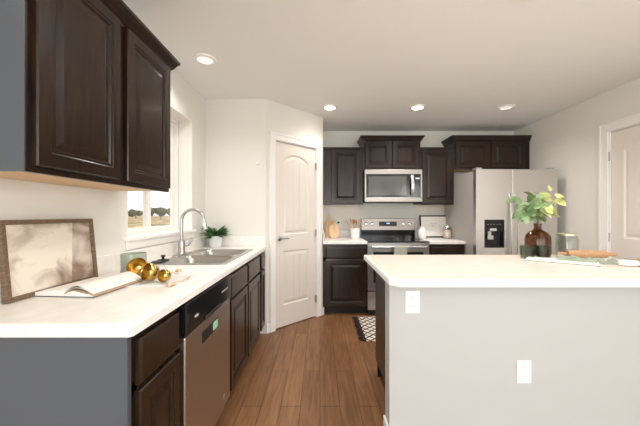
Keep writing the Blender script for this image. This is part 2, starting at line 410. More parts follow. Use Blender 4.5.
# ------------------------------------------------------------------ recessed lights
def can(x, y, on, label, power):
    t = T('recessed_light', label, 'ceiling light', (x, y, H-.012), 0, 'recessed ceiling lights')
    O('trim_ring', lathe([(.058, .008), (.060, 0), (.080, .002), (.084, .012), (.058, .012)], 40, cap0=False, cap1=False), M_trim, t, smooth=True)
    O('lens', lathe([(.0585, .006), (.0585, .010)], 40), M_lampon if on else M_lampoff, t)
    if power:
        l = bpy.data.lights.new('recessed_lamp', 'SPOT'); l.energy = power; l.color = (1.0, .97, .93); l.spot_size = radians(150); l.spot_blend = .9; l.shadow_soft_size = .12
        o = bpy.data.objects.new('recessed_lamp', l); COL.objects.link(o); o.parent = t; o.location = (0, 0, -.03)
can(.11, 3.24, True, 'lit recessed ceiling light nearest the pantry door', 11)
can(1.09, 3.24, True, 'lit recessed ceiling light in front of the microwave cabinet', 36)
can(2.08, 3.24, False, 'dim recessed ceiling light in front of the refrigerator', 14)
can(-.887, 2.24, False, 'dim recessed ceiling light above the sink beside the window wall', 17)
can(.11, 1.525, True, 'recessed ceiling light cut by the top edge of the photo, above the walkway', 34)
can(1.13, 1.525, True, 'recessed ceiling light at the top edge of the photo, above the island', 30)
can(2.08, 1.525, True, 'recessed ceiling light above the right end of the island', 24)

# ------------------------------------------------------------------ cabinets
def panel_door(w, h, t=.02, st=.058):
    bm = new(); prev = None
    for ins, y in ((0, 0), (0, -t+.004), (.004, -t), (st-.012, -t), (st-.008, -t+.003), (st, -t+.003), (st+.006, -t+.009), (st+.013, -t+.009), (st+.036, -t+.002), (st+.040, -t+.002)):
        lp = [bm.verts.new(p) for p in ((ins, y, ins), (w-ins, y, ins), (w-ins, y, h-ins), (ins, y, h-ins))]
        if prev:
            for i in range(4): bm.faces.new((prev[i], prev[(i+1)%4], lp[(i+1)%4], lp[i]))
        else: bm.faces.new(lp)
        prev = lp
    bm.faces.new(prev); return bm
def drawer_front(w, h, t=.02):
    bm = new(); prev = None
    for ins, y in ((0, 0), (0, -t+.006), (.004, -t+.003), (.012, -t)):
        lp = [bm.verts.new(p) for p in ((ins, y, ins), (w-ins, y, ins), (w-ins, y, h-ins), (ins, y, h-ins))]
        if prev:
            for i in range(4): bm.faces.new((prev[i], prev[(i+1)%4], lp[(i+1)%4], lp[i]))
        else: bm.faces.new(lp)
        prev = lp
    bm.faces.new(prev); return bm
def crown_mesh(w, dpt, z, h=.075, out=.05, left=True, right=True):
    prof = [(0, 0), (.006, 0), (.008, .012), (.018, .022), (.030, .045), (out-.006, h-.018), (out, h-.014), (out, h), (0, h)]
    bm = new(); prev = None; first = None
    for o, zz in prof:
        l = o if left else 0; r = o if right else 0
        lp = [bm.verts.new(p) for p in ((-l, dpt, z+zz), (-l, -o, z+zz), (w+r, -o, z+zz), (w+r, dpt, z+zz))]
        if prev:
            for i in range(3): bm.faces.new((prev[i], prev[i+1], lp[i+1], lp[i]))
        first = first or lp; prev = lp
    bm.faces.new(prev); return bm
def wall_cabinet(label, loc, rot, w, dpt, h, doors, crown=None, endpanel=False, group='wall cabinets'):
    t = T('wall_cabinet', label, 'cabinet', loc, rot, group)
    x0 = .004 if endpanel else 0
    b = new(); box(b, x0, w, .019, dpt, .012, h)
    # face frame
    fr = .032
    box(b, x0, w, 0, .019, 0, fr); box(b, x0, w, 0, .019, h-fr, h)
    xs = [0] + [v for dd in doors for v in dd] + [w]
    for a, c in zip(xs[0::2], xs[1::2]): box(b, max(x0, a-.0), c+.012 if c < w else w, 0, .019, fr, h-fr) if c-a > .001 else None
    O('body', b, M_esp, t)
    O('bottom_panel', B(x0+.016, w-.016, .020, dpt-.001, .006, .012), M_mdf, t)
    if endpanel: O('end_panel', B(0, .004, 0.001, dpt, .0, h), M_lam, t)
    for a, c in doors: O('door', panel_door(c-a, h-.04), M_esp, t, (a, -.0005, .02))
    if crown == 'full': O('crown_moulding', crown_mesh(w, dpt, h-.03, .075, .045), M_esp, t)
    elif crown == 'left': O('crown_moulding', crown_mesh(w, dpt, h-.03, .075, .045, True, False), M_esp, t)
    elif crown == 'thin':
        O('top_rail', B(0, w, -.026, .0, h-.018, h+.004), M_esp, t, bevel=.003)
    return t
wall_cabinet('large dark wall cabinet with two raised-panel doors over the left counter', (-.885, .868, 1.37), pi/2, .832, .309, .735,
             [(.020, .394), (.438, .812)], 'full', True)
YF = 3.87
wall_cabinet('single-door dark wall cabinet between pantry wall and microwave', (.0385, YF, 1.37), 0, .5385, .309, .76, [(.11, .495)], 'thin')
wall_cabinet('short two-door dark cabinet with crown directly above the microwave', (.578, YF, 1.835), 0, .762, .309, .405, [(.022, .374), (.388, .740)], 'full')
wall_cabinet('single-door dark wall cabinet between microwave and refrigerator', (1.341, YF, 1.37), 0, .4475, .309, .76, [(.02, .425)], 'thin')
wall_cabinet('short two-door dark cabinet with crown above the refrigerator', (1.79, YF, 1.84), 0, 1.005, .309, .402, [(.018, .476), (.49, .92)], 'left')

def base_cabinet(label, loc, rot, w, dpt, fronts, h=.877, hollow=False, group='base cabinets', side=None, drawers=True, name='base_cabinet'):
    """fronts: list of (x0,x1) columns each with drawer over door; front plane y=0"""
    t = T(name, label, 'cabinet', loc, rot, group); b = new(); tk = .10
    if hollow:
        box(b, 0, .018, .019, dpt, tk, h); box(b, w-.018, w, .019, dpt, tk, h); box(b, .018, w-.018, dpt-.01, dpt, tk, h); box(b, .018, w-.018, .019, dpt-.01, tk, tk+.018)
    else: box(b, 0, w, .019, dpt, tk, h)
    box(b, 0, w, 0, .019, tk, tk+.035); box(b, 0, w, 0, .019, h-.03, h); box(b, 0, w, 0, .019, h-.205, h-.165)
    xs = [0] + [v for c in fronts for v in c] + [w]
    for a, c in zip(xs[0::2], xs[1::2]):
        if c-a > .001: box(b, a, min(w, c+.01) if c < w else w, 0, .0189, tk+.035, h-.03)
    O('body', b, M_esp, t)
    O('toe_kick', B(0, w, .07, .085, 0, tk), M_espd, t)
    if side == 'left': O('end_panel', B(-.018, 0, .0, dpt, 0, h), M_lam, t)
    for a, c in fronts:
        if hollow: O('false_drawer_front', drawer_front(c-a, .145), M_esp, t, (a, -.0005, h-.175))
        else: O('drawer', drawer_front(c-a, .145), M_esp, t, (a, -.0005, h-.175))
        O('door', panel_door(c-a, h-.19-tk-.015, st=.055), M_esp, t, (a, -.0005, tk+.012))
    return t
XFc = -.585; DEP = .609
base_cabinet('dark drawer base cabinet with end panel tinted by painted daylight at the near counter end', (XFc, .898, 0), pi/2, .292, DEP, [(.015, .275)], side='left')
base_cabinet('two-door dark sink base cabinet right after the dishwasher', (XFc, 1.806, 0), pi/2, .974, DEP, [(.045, .46), (.495, .925)], hollow=True)
base_cabinet('narrow dark base cabinet between the sink cabinet and pantry corner', (XFc, 2.781, 0), pi/2, .238, DEP, [(.025, .205)])
YFb = 3.575
base_cabinet('dark base cabinet with drawer left of the range', (.0385, YFb, 0), 0, .541, .604, [(.03, .525)])
base_cabinet('dark base cabinet between the range and refrigerator', (1.345, YFb, 0), 0, .43, .604, [(.015, .415)])

# ------------------------------------------------------------------ worktops
CT0, CT1 = .8775, .915
SX0, SX1, SY0, SY1 = -1.115, -.612, 1.865, 2.685      # sink rim
hole = [(SX0+.012, SY0+.012), (SX1-.012, SY0+.012), (SX1-.012, SY1-.012), (SX0+.012, SY1-.012)]
ct = T('countertop', 'white laminate countertop along the left wall holding the sink', 'countertop', (XL, .855, CT0), 0)
o = O('worktop', slab([(XL+.001, .855), (-.565, .855), (-.555, .865), (-.555, 3.018), (XL+.001, 3.018)], [hole], CT0, CT1, .010), M_top, ct)
b = new(); box(b, XL+.001, XL+.019, .857, 3.018, CT1, CT1+.1); box(b, XL+.019, -.565, 3.0, 3.018, CT1, CT1+.1)
o2 = O('backsplash', b, M_top, ct, bevel=.003)
for q in (o, o2): q.location = (-XL, -.855, -CT0)
def back_top(x0, x1, label, side):
    t = T('countertop', label, 'countertop', (x0, 3.54, CT0), 0)
    a = O('worktop', slab([(x0, 3.545), (x1, 3.545), (x1, YB-.001), (x0, YB-.001)], [], CT0, CT1, .010), M_top, t)
    b = new(); box(b, x0, x1, YB-.019, YB-.001, CT1, CT1+.1)
    if side: box(b, x0, x0+.018, 3.56, YB-.019, CT1, CT1+.1)
    c = O('backsplash', b, M_top, t, bevel=.003)
    for q in (a, c): q.location = (-x0, -3.54, -CT0)
back_top(.0385, .580, 'short white countertop left of the range holding cutting boards', True)
back_top(1.344, 1.782, 'short white countertop right of the range with framed print', False)

# ------------------------------------------------------------------ dishwasher
dw = T('dishwasher', 'stainless dishwasher with black control panel under the left counter', 'dishwasher', (XFc, 1.197, 0), pi/2)
w = .602
O('body', B(.004, w-.004, .004, .57, .10, .872), M_blackm, dw)
O('door', B(.003, w-.003, -.028, .003, .115, .728), M_steeld, dw, bevel=.006)
b = new(); box(b, .0, w, -.034, .003, .732, .868); cp = O('control_panel', b, M_black, dw, bevel=.005)
b = new(); box(b, .19, .42, -.040, -.0345, .735, .752); O('pocket_handle', b, M_blackm, cp, bevel=.003)
M_bt = pm('button_grey', srgb(190, 190, 188), .5)
for k in range(5): O('button', B(.43+k*.022, .444+k*.022, -.0352, -.0342, .80, .807), M_bt, cp)
O('display', B(.08, .115, -.0352, -.0342, .785, .795), M_bt, cp)
b = new(); box(b, .172, .386, -.0292, -.0281, .628, .682); st = O('energy_sticker', b, pm('sticker_black', srgb(24, 26, 26), .4), dw)
O('sticker_panel', B(.31, .378, -.0300, -.0293, .634, .676), pm('sticker_green', srgb(150, 196, 160), .5), st)
O('badge', B(.478, .496, -.0292, -.0281, .172, .200), pm('badge', srgb(215, 205, 190), .3, .6), dw, bevel=.002)
O('toe_panel', B(.004, w-.004, .05, .065, 0, .10), M_blackm, dw)

# ------------------------------------------------------------------ sink, faucet
sk = T('kitchen_sink', 'double-bowl stainless drop-in sink below the window', 'sink', (SX0, SY0, CT1), 0)
zs = .0005; W_, L_ = SX1-SX0, SY1-SY0
bx0, bx1 = .085, W_-.03
bowls = [(.03, L_/2-.014), (L_/2+.014, L_-.03)]
outer = [(x, y) for x, y, z in rrect(0, W_, 0, L_, .03, 0)]
O('rim', slab(outer, [[(p[0], p[1]) for p in rrect(bx0, bx1, a, c, .05, 0)] for a, c in bowls], zs, zs+.006, .003), M_nickel, sk)
for a, c in bowls:
    b = new(); rings = []
    for ins, z in ((0, .006), (.004, 0), (.010, -.03), (.016, -.15), (.035, -.178), (.06, -.182)):
        rings.append(rrect(bx0+ins, bx1-ins, a+ins, c-ins, max(.012, .05-ins*.4), z))
    loft(b, rings, False, True); bo = O('bowl', b, M_steel, sk, smooth=True)
    O('drain', lathe([(.042, 0), (.042, .003), (.030, .003), (.026, -.004), (.01, -.004)], 24, c=((bx0+bx1)/2, (a+c)/2, -.1815)), M_chrome, bo, smooth=True)
fz = CT1+.0065
fc = T('faucet', 'brushed nickel gooseneck pull-down faucet behind the sink', 'faucet', (-1.098, 2.30, fz), 0)
b = new(); loft(b, [rrect(-.028, .028, -.12, .12, .027, 0), rrect(-.028, .028, -.12, .12, .027, .006), rrect(-.022, .022, -.114, .114, .021, .010)]); O('base_plate', b, M_nickel, fc, smooth=True)
O('body', lathe([(.032, .010), (.032, .02), (.027, .03), (.026, .095), (.021, .115), (.014, .12)], 24), M_nickel, fc, smooth=True)
pts = [(0, 0, .11), (0, 0, .27)]; R = .088
for k in range(1, 15):
    a = pi*k/15*1.04; pts.append((R-R*cos(a), 0, .27+R*sin(a)))
O('spout', tube(pts, .0125, 16), M_nickel, fc, smooth=True)
e = Vector(pts[-1]); dn = (Vector(pts[-1])-Vector(pts[-2])).normalized()
O('spray_head', tube([e, e+dn*.02, e+dn*.075, e+dn*.085], [.013, .016, .018, .013], 16), M_chrome, fc, smooth=True)
O('handle', tube([(.015, .015, .07), (.035, .030, .078), (.06, .05, .11), (.068, .058, .135)], [.013, .012, .007, .006], 12), M_nickel, fc, smooth=True)
b = new(); lathe([(.038, 0), (.040, .006), (.030, .012), (.012, .014)], 24, b); lathe([(.009, .014), (.009, .028), (.016, .032), (.014, .040), (.004, .042)], 16, b)
tag(O('sink_stopper', b, M_blackm, loc=(-1.074, 1.985, CT1+.0068), smooth=True), 'small black knobbed stopper on the sink rim near the faucet', 'sink stopper')
b = new(); lathe([(.036, 0), (.038, .005), (.026, .012), (.008, .013)], 24, b)
tag(O('sink_stopper', b, M_blackm, loc=(-1.074, 1.905, CT1+.0068), smooth=True), 'flat black drain cover on the sink rim, nearer than the knobbed stopper', 'sink stopper')

# plant in the corner
M_leaf = varied(pm('plant_leaf', (0.05, 0.15, 0.05, 1), 0.5), srgb(44, 84, 46), srgb(96, 134, 84), nscale=12)
M_pot = pm('ribbed_pot', srgb(214, 218, 214), 0.5)
def leaf(bm, base, direction, length, width, droop=.25, n=5, fold=.15, roll=0):
    d = Vector(direction).normalized(); side = d.cross(Vector((0,0,1)))
    if side.length < .1: side = Vector((1,0,0))
    side.normalize(); side = Matrix.Rotation(roll, 3, d) @ side; up = side.cross(d); prev = None; p = Vector(base)
    for k in range(n+1):
        t = k/n; wd = width*sin(pi*(.08+.92*t)**.8)*.5 if k < n else .0005
        dd = (d - Vector((0,0,1))*droop*t*1.6).normalized(); c = p; up2 = side.cross(dd)
        row = [bm.verts.new(c - side*wd + up2*wd*fold), bm.verts.new(c), bm.verts.new(c + side*wd + up2*wd*fold)]
        if prev: bm.faces.new((prev[0], prev[1], row[1], row[0])); bm.faces.new((prev[1], prev[2], row[2], row[1]))
        prev = row; p = p + dd*length/n
pp = T('potted_plant', 'small leafy green plant in a pale ribbed pot in the counter corner', 'plant', (-1.045, 2.90, CT1), 0)
b = new(); n = 48; prof = [(.050, 0), (.056, .003), (.064, .105), (.064, .112), (.056, .112), (.054, .09)]
loft(b, [[(r*(1+.02*(1 if i % 2 else -1)*(1 if j in (1,2) else 0))*cos(2*pi*i/n), r*(1+.02*(1 if i % 2 else -1)*(1 if j in (1,2) else 0))*sin(2*pi*i/n), z) for i in range(n)] for j, (r, z) in enumerate(prof)])
O('pot', b, M_pot, pp)
b = new(); rr = random.Random(5)
for k in range(90):
    a = rr.uniform(0, 2*pi); el = rr.uniform(.0, .95); d_ = (cos(a)*cos(el), sin(a)*cos(el), sin(el))
    r0 = rr.uniform(0, .035); leaf(b, (r0*cos(a), r0*sin(a), .10+rr.uniform(0, .04)), d_, rr.uniform(.10, .15), rr.uniform(.022, .036), .18, 5, .15, rr.uniform(-.8, .8))
fo = O('foliage', b, M_leaf, pp, smooth=True)

# ------------------------------------------------------------------ left counter accessories
M_art = pm('abstract_print', (0.7, 0.65, 0.6, 1), 0.6)
def art_nodes(m):
    N, L, b = nodes(m); tc = N.new('ShaderNodeTexCoord'); mp = N.new('ShaderNodeMapping'); mp.inputs['Scale'].default_value = (1, 1, 1.3)
    L.new(tc.outputs['Object'], mp.inputs[0]); n = N.new('ShaderNodeTexNoise'); n.inputs['Scale'].default_value = 7; n.inputs['Detail'].default_value = 6; n.inputs['Distortion'].default_value = .6
    L.new(mp.outputs[0], n.inputs['Vector'])
    sp = N.new('ShaderNodeSeparateXYZ'); L.new(tc.outputs['Object'], sp.inputs[0])
    g = N.new('ShaderNodeMath'); g.operation = 'GREATER_THAN'; g.inputs[1].default_value = .302; 
    ad0 = N.new('ShaderNodeMath'); ad0.operation = 'MULTIPLY_ADD'; ad0.inputs[1].default_value = -.12; L.new(sp.outputs['Z'], ad0.inputs[0]); L.new(sp.outputs['X'], ad0.inputs[2])
    ad1 = N.new('ShaderNodeMath'); ad1.operation = 'ADD'; ad1.inputs[1].default_value = .02; L.new(ad0.outputs[0], ad1.inputs[0]); L.new(ad1.outputs[0], g.inputs[0])
    m2 = N.new('ShaderNodeMath'); m2.operation = 'MULTIPLY_ADD'; m2.inputs[1].default_value = .16
    L.new(g.outputs[0], m2.inputs[0]); L.new(n.outputs['Fac'], m2.inputs[2])
    r = N.new('ShaderNodeValToRGB'); r.color_ramp.elements[0].position = .46; r.color_ramp.elements[1].position = .74
    r.color_ramp.elements[0].color = srgb(226, 214, 200); r.color_ramp.elements[1].color = srgb(140, 118, 100)
    L.new(m2.outputs[0], r.inputs['Fac']); L.new(r.outputs['Color'], b.inputs['Base Color'])
art_nodes(M_art)
# framed art leaning on the backsplash; local x = world y, front faces +X (rotation 90)
fa = T('framed_artwork', 'wide brown wood framed abstract print leaning on the left wall', 'picture frame', (-1.128, 1.048, CT1+.001), pi/2)
fa.rotation_euler = (-.095, 0, pi/2)
FW, FH = .43, .305; b = new()
for a in ((0, .018, 0, FH), (FW-.018, FW, 0, FH), (.018, FW-.018, 0, .018), (.018, FW-.018, FH-.018, FH)): box(b, a[0], a[1], 0, .022, a[2], a[3])
O('frame', b, M_oak, fa, bevel=.002)
O('print', B(.018, FW-.018, .010, .016, .018, FH-.018), M_art, fa)

# open book
bk = T('open_book', 'open cookbook with white pages on the near left counter', 'book', (-1.005, 1.14, CT1), radians(-4))
def page_block(sx, wd, th, L=.285):
    b = new(); n = 10; top = []; bot = []
    for k in range(n+1):
        t = k/n; x = sx*wd*t; zt = th*(1-.0*t) + .016*sin(pi*min(1, t*1.25))*(1-t) ; top.append((x, zt + .004)); bot.append((x, .0035))
    prof = bot + top[::-1]
    loft(b, [[(x, 0, z) for x, z in prof], [(x, L, z) for x, z in prof]]); return b
M_kraft = pm('page_edge_tan', srgb(176, 148, 122), .8)
O('cover', B(-.135, .125, -.003, .288, 0, .003), pm('book_cover', srgb(104, 106, 108), .5), bk, bevel=.001)
O('left_pages', page_block(-1, .128, .012), M_paper, bk)
O('right_pages', page_block(1, .118, .010), M_paper, bk)
b = new()
for j in range(2):
    n = 10; rows = []
    for k in range(n+1):
        t = k/n; x = .002 + (.110+.006*j)*t; z = .0175 - .003*j + (.028-.006*j)*sin(pi*t**.8); rows.append((x, z))
    prof = rows + [(x, z+.0012) for x, z in rows[::-1]]
    loft(b, [[(x, .001, z) for x, z in prof], [(x, .284, z) for x, z in prof]])
O('loose_pages', b, M_paper, bk)
b = new(); n = 10; rows = [(.002+.128*k/10, .0115+.017*sin(pi*(k/10)**.8)-.006*k/10) for k in range(11)]
prof = rows + [(x, z+.003) for x, z in rows[::-1]]
loft(b, [[(x, -.004, z) for x, z in prof], [(x, .287, z) for x, z in prof]]); O('tan_page', b, M_kraft, bk)
# candle
cd = T('candle', 'sage grey glass jar candle beside the brass cups', 'candle', (-1.012, 1.575, CT1+.003), 0)
O('jar', lathe([(.055, 0), (.060, .004), (.061, .112), (.058, .112), (.057, .01), (.02, .008)], 40), pm('candle_glass', srgb(158, 168, 152), .15, coat=.6), cd, smooth=True)
O('wax', lathe([(.0565, .012), (.0565, .095), (.01, .096)], 32), pm('wax', srgb(236, 234, 222), .5), cd, smooth=True)
for k in range(3):
    a = 2*pi*k/3; O('wick', tube([(.02*cos(a), .02*sin(a), .095), (.02*cos(a), .02*sin(a), .107)], .0015, 6), M_blackm, cd)

def cloth(name, label, cat, cx, cy, w, l, rz, mat, z, amp=.006, th=.003, nx=26, ny=30, seed=0, group=None, fringe=False):
    b = new(); top = []; bot = []
    for i in range(nx+1):
        r1, r2 = [], []
        for j in range(ny+1):
            x = (i/nx-.5)*w; y = (j/ny-.5)*l
            q = Vector((x*16+seed, y*16, seed)); e = noise.noise(q)
            x2 = x + .012*noise.noise(Vector((y*12+seed, 3, 1))); y2 = y + .012*noise.noise(Vector((x*12+seed, 9, 1)))
            zz = th + amp*max(0, e+.25) + amp*.7*max(0, noise.noise(q*2.3))
            r1.append(b.verts.new((x2, y2, zz))); r2.append(b.verts.new((x2, y2, 0)))
        top.append(r1); bot.append(r2)
    for i in range(nx):
        for j in range(ny):
            b.faces.new((top[i][j], top[i+1][j], top[i+1][j+1], top[i][j+1])); b.faces.new((bot[i][j], bot[i][j+1], bot[i+1][j+1], bot[i+1][j]))
    for i in range(nx):
        b.faces.new((bot[i][0], bot[i+1][0], top[i+1][0], top[i][0])); b.faces.new((top[i][ny], top[i+1][ny], bot[i+1][ny], bot[i][ny]))
    for j in range(ny):
        b.faces.new((top[0][j], top[0][j+1], bot[0][j+1], bot[0][j])); b.faces.new((bot[nx][j], bot[nx][j+1], top[nx][j+1], top[nx][j]))
    return tag(O(name, b, mat, loc=(cx, cy, z), rot=(0, 0, rz), smooth=True), label, cat, group)
M_towel = bumped(pm('towel_linen', srgb(216, 214, 211), .95), 200, .4)
cloth('linen_towel', 'rumpled white linen towel under the brass measuring cups', 'towel', -.80, 1.42, .34, .22, radians(8), M_towel, CT1, .005, .002, seed=2)

M_stripe = pm('striped_napkin', (0.7, 0.6, 0.5, 1), .9)
varied(M_stripe, srgb(172, 140, 110), srgb(226, 206, 184), (60, 4, 4), 3, 2)
b = new(); n = 16; rings = []
for k in range(n+1):
    t = k/n; yy = .22*t; hw = .011*(1-.6*t)*(1+.3*sin(t*13)); hz = .016*(1-.5*t)*(1+.25*sin(t*9+1)); xx = .010*sin(t*5)
    rings.append([(xx+hw*cos(a), yy, max(0, hz*.5+hz*.5*sin(a))) for a in [2*pi*i/10 for i in range(10)]])
loft(b, rings)
tag(O('napkin', b, M_stripe, loc=(-.682, 1.295, CT1), rot=(0, 0, radians(-9)), smooth=True), 'narrow tan striped napkin rolled near the left counter edge', 'napkin')
# brass measuring cups, lying tilted
def cup(label, loc, r, tilt, rz, ln=.07):
    t = T('measuring_cup', label, 'measuring cup', loc, rz, 'brass measuring cups')
    t.rotation_euler = (tilt[0], tilt[1], rz)
    prof = [(.12*r, -.92*r), (.5*r, -.82*r), (.82*r, -.5*r), (r, 0), (.97*r, .42*r), (.93*r, .5*r), (.90*r, .42*r), (.92*r, 0), (.75*r, -.45*r), (.45*r, -.74*r), (.1*r, -.82*r)]
    O('bowl', lathe(prof, 32), M_gold, t, smooth=True)
    if ln:
        b = new(); loft(b, [[(x, y, z) for y, z in ((-.007, .38*r), (.007, .38*r), (.007, .38*r+.003), (-.007, .38*r+.003))] for x in (.95*r, .95*r+ln*.5, .95*r+ln)])
        O('handle', b, M_gold, t)
zc = CT1+.008
cup('largest brass measuring cup, at the back against the candle', (-.925, 1.475, zc+.046), .048, (radians(50), radians(-20), 0), radians(20), 0)
cup('middle brass measuring cup resting in front of the largest one', (-.81, 1.385, zc+.041), .043, (radians(70), radians(10), 0), radians(-35), 0)
cup('smallest brass measuring cup, rightmost of the three', (-.735, 1.372, zc+.028), .030, (radians(75), radians(0), 0), radians(-20), 0)
b = new(); tube([(0,0,.006), (.03,.03,.008), (.09,.07,.008)], [.006,.005,.006], 10, b); blob(b, (.105,.078,.010), .018, .45, 2, .05)
tag(O('measuring_spoon', b, pm('pale_brass', srgb(214, 190, 146), .35, .7), loc=(-.87, 1.50, CT1+.006), rot=(0,0,radians(10)), smooth=True), 'pale brass measuring spoon lying behind the smallest cup', 'measuring spoon')

# wall chime on stub wall
tag(O('door_sensor', B(-.663, -.625, P0.y-.018, P0.y-.0005, 1.755, 1.785), M_white, bevel=.003), 'tiny white sensor high on the wall beside the pantry door', 'sensor')

# ------------------------------------------------------------------ microwave
mw = T('microwave', 'stainless over-the-range microwave with curved vertical handle', 'microwave', (.582, 3.776, 1.405), 0)
w, h = .752, .422
O('body', B(0, w, .022, .40, 0, h), M_blackm, mw)
b = new(); frame_pts = ((0, w, 0, .060), (0, w, h-.062, h), (0, .022, .060, h-.062), (w-.022, w, .060, h-.062))
for a in frame_pts: box(b, a[0], a[1], 0, .022, a[2], a[3])
O('door_frame', b, M_rsteel, mw, bevel=.003)
O('door_glass', B(.022, .600, .004, .020, .060, h-.062), M_black, mw)
O('window', B(.05, .545, .0025, .004, .085, h-.09), M_mwg, mw)
cp = O('control_panel', B(.602, w-.022, .003, .020, .060, h-.062), M_black, mw)
O('clock_display', B(.665, .715, .0018, .003, h-.125, h-.108), pm('clock_display', (0.1, 0.1, 0.1, 1), .3, emit=(.75, .75, .68), estr=.8), cp)
b = new(); pts = []
for k in range(13):
    t = k/12; pts.append((.615, -.012-.030*sin(pi*t), .075+(h-.15)*t))
hb = new(); rings = []
for (x, y, z) in pts: rings.append([(x-.018, y, z), (x+.018, y, z), (x+.016, y+.012, z), (x-.016, y+.012, z)])
loft(hb, rings); box(hb, .603, .627, -.008, .003, .078, .10); box(hb, .603, .627, -.008, .003, h-.10, h-.078)
O('handle', hb, M_frsteel, mw, smooth=True)
O('vent_grille', B(.03, w-.03, .05, .30, -.006, 0), M_blackm, mw)

# ------------------------------------------------------------------ range
rg = T('range', 'stainless electric range with black glass cooktop on the back wall', 'stove', (.584, 3.55, 0), 0)
w = .755
O('body', B(0, w, .03, .60, .02, .895), M_blackm, rg)
for x in (.03, w-.07):
    for y in (.06, .52): O('levelling_foot', B(x, x+.04, y, y+.04, 0, .02), M_blackm, rg)
O('cooktop', B(-.001, w+.001, -.004, .545, .897, .912), M_black, rg, bevel=.003)
for (x, y, r) in ((.20, .14, .10), (.55, .14, .085), (.20, .38, .075), (.55, .38, .10)):
    O('burner_ring', lathe([(r-.003, .9124), (r, .9126), (r, .9124)], 40, cap0=False, cap1=False, c=(x, y, 0)), pm('burner_mark', (.08,.08,.08,1), .4), rg)
b = new(); frame_o = ((.0, w, .78, .893), (0, .07, .30, .78), (w-.07, w, .30, .78), (.07, w-.07, .30, .40))
for a in frame_o: box(b, a[0], a[1], 0, .03, a[2], a[3])
od = O('oven_door', b, M_steel, rg, bevel=.003)
O('door_window', B(.07, w-.07, .004, .028, .40, .78), M_glassb, od)
hb = new(); tube([(.05, -.045, .845), (w-.05, -.045, .845)], .013, 14, hb)
for x in (.075, w-.075): tube([(x, -.045, .845), (x, .002, .845)], .010, 10, hb)
O('oven_handle', hb, M_steel, od, smooth=True)
dr = O('drawer', B(.0, w, 0, .03, .07, .285), M_steel, rg, bevel=.004)
bg_ = new(); box(bg_, 0, w, .545, .60, .912, 1.02); O('rear_panel', bg_, M_black, rg)
b = new(); prof = [(.535, 1.02), (.60, 1.02), (.60, 1.185), (.560, 1.185)]
loft(b, [[(x, y, z) for y, z in prof] for x in (0, w)]); cpn = O('control_panel', b, M_rsteel, rg, bevel=.004)
al = math.atan2(.025, .165)
O('clock_panel', B(.25, .50, -.002, .0, -.032, .032), M_black, cpn, (0, .5465, 1.108), (-al, 0, 0))
O('clock_digits', B(.355, .40, -.0035, -.002, .0, .014), pm('clock_digits', (.1,.1,.1,1), .4, emit=(.35, .6, .9), estr=1.0), cpn, (0, .5465, 1.108), (-al, 0, 0))
for x in (.068, .152, .592, .678):
    kb = lathe([(.024, 0), (.024, .004), (.019, .008), (.017, .026), (.012, .028)], 20)
    bmesh.ops.transform(kb, matrix=Matrix.Rotation(pi/2, 4, 'X'), verts=kb.verts)
    O('knob', kb, M_chrome, cpn, (x, .5455, 1.108), (-al, 0, 0), smooth=True)
# towel over oven handle
M_gtow = bumped(pm('grey_towel', srgb(176, 174, 160), .95), 220, .3)
b = new(); prof = []
for k in range(9):
    a = pi*k/8; prof.append((-.045-.0165*cos(a)*1.0, .845+.0165*sin(a)))
out = [(-.0615, .50)] + [(-.0615, .845)] + prof[1:-1] + [(-.0285, .845), (-.0285, .56)]
inn = [(y + (.0025 if y < -.045 else -.0025), z - (0 if z < .846 else .0025)) for y, z in out][::-1]
lp = out+inn; rings = []
for k in range(9):
    x = .31+.155*k/8; rings.append([(x, y+.002*sin(k*1.9)*(1 if z < .8 else 0) - .002*(1 if y < -.045 else 0)*(1 if z < .8 else 0), z) for y, z in lp])
loft(b, rings)
tag(O('dish_towel', b, M_gtow, loc=(.584, 3.55, 0)), 'grey-beige dish towel hanging over the oven handle', 'towel')

# ------------------------------------------------------------------ fridge
fr = T('refrigerator', 'stainless side-by-side refrigerator with dispenser in the right corner', 'refrigerator', (1.773, 3.295, 0), 0)
w, h = .927, 1.755
O('cabinet', B(.012, w-.012, .075, .86, .03, h-.012), M_fside, fr, bevel=.004)
O('door_gasket', B(.014, w-.014, .062, .0745, .05, h-.02), M_blackm, fr)
ld = new(); DX = (.095, .322); DZ = (.862, 1.182); X1 = .408
for a in ((0, DX[0], .05, h), (DX[1], X1, .05, h), (DX[0], DX[1], .05, DZ[0]), (DX[0], DX[1], DZ[1], h)): box(ld, a[0], a[1], 0, .06, a[2], a[3])
lfd = O('freezer_door', ld, M_frsteel, fr)
rfd = O('fridge_door', B(X1+.006, w, 0, .06, .05, h), M_frsteel, fr, bevel=.005)
dp = O('water_dispenser', B(DX[0]+.001, DX[1]-.001, .028, .058, DZ[0]+.001, DZ[1]-.001), M_black, lfd)
b = new(); box(b, DX[0]+.001, DX[1]-.001, -.002, .028, DZ[0]+.185, DZ[1]-.001); O('dispenser_panel', b, M_black, dp, bevel=.003)
b = new(); box(b, DX[0]+.001, DX[0]+.014, -.002, .028, DZ[0]+.001, DZ[0]+.185); box(b, DX[1]-.014, DX[1]-.001, -.002, .028, DZ[0]+.001, DZ[0]+.185); box(b, DX[0]+.014, DX[1]-.014, -.004, .028, DZ[0]+.001, DZ[0]+.016)
O('dispenser_surround', b, M_blackm, dp)
b = new(); box(b, .155, .235, -.003, .02, 1.050, 1.085); box(b, .140, .175, .0, .02, 1.0, 1.05); box(b, .135, .200, .0, .02, .955, 1.0)
O('dispenser_paddle', b, pm('paddle', srgb(205, 205, 202), .25, .3), dp, bevel=.005)
M_pmk = pm('panel_marks', srgb(140, 140, 138), .5)
for k in range(5): O('button_mark', B(.125+k*.035, .143+k*.035, -.0026, -.0020, 1.125, 1.131), M_pmk, dp)
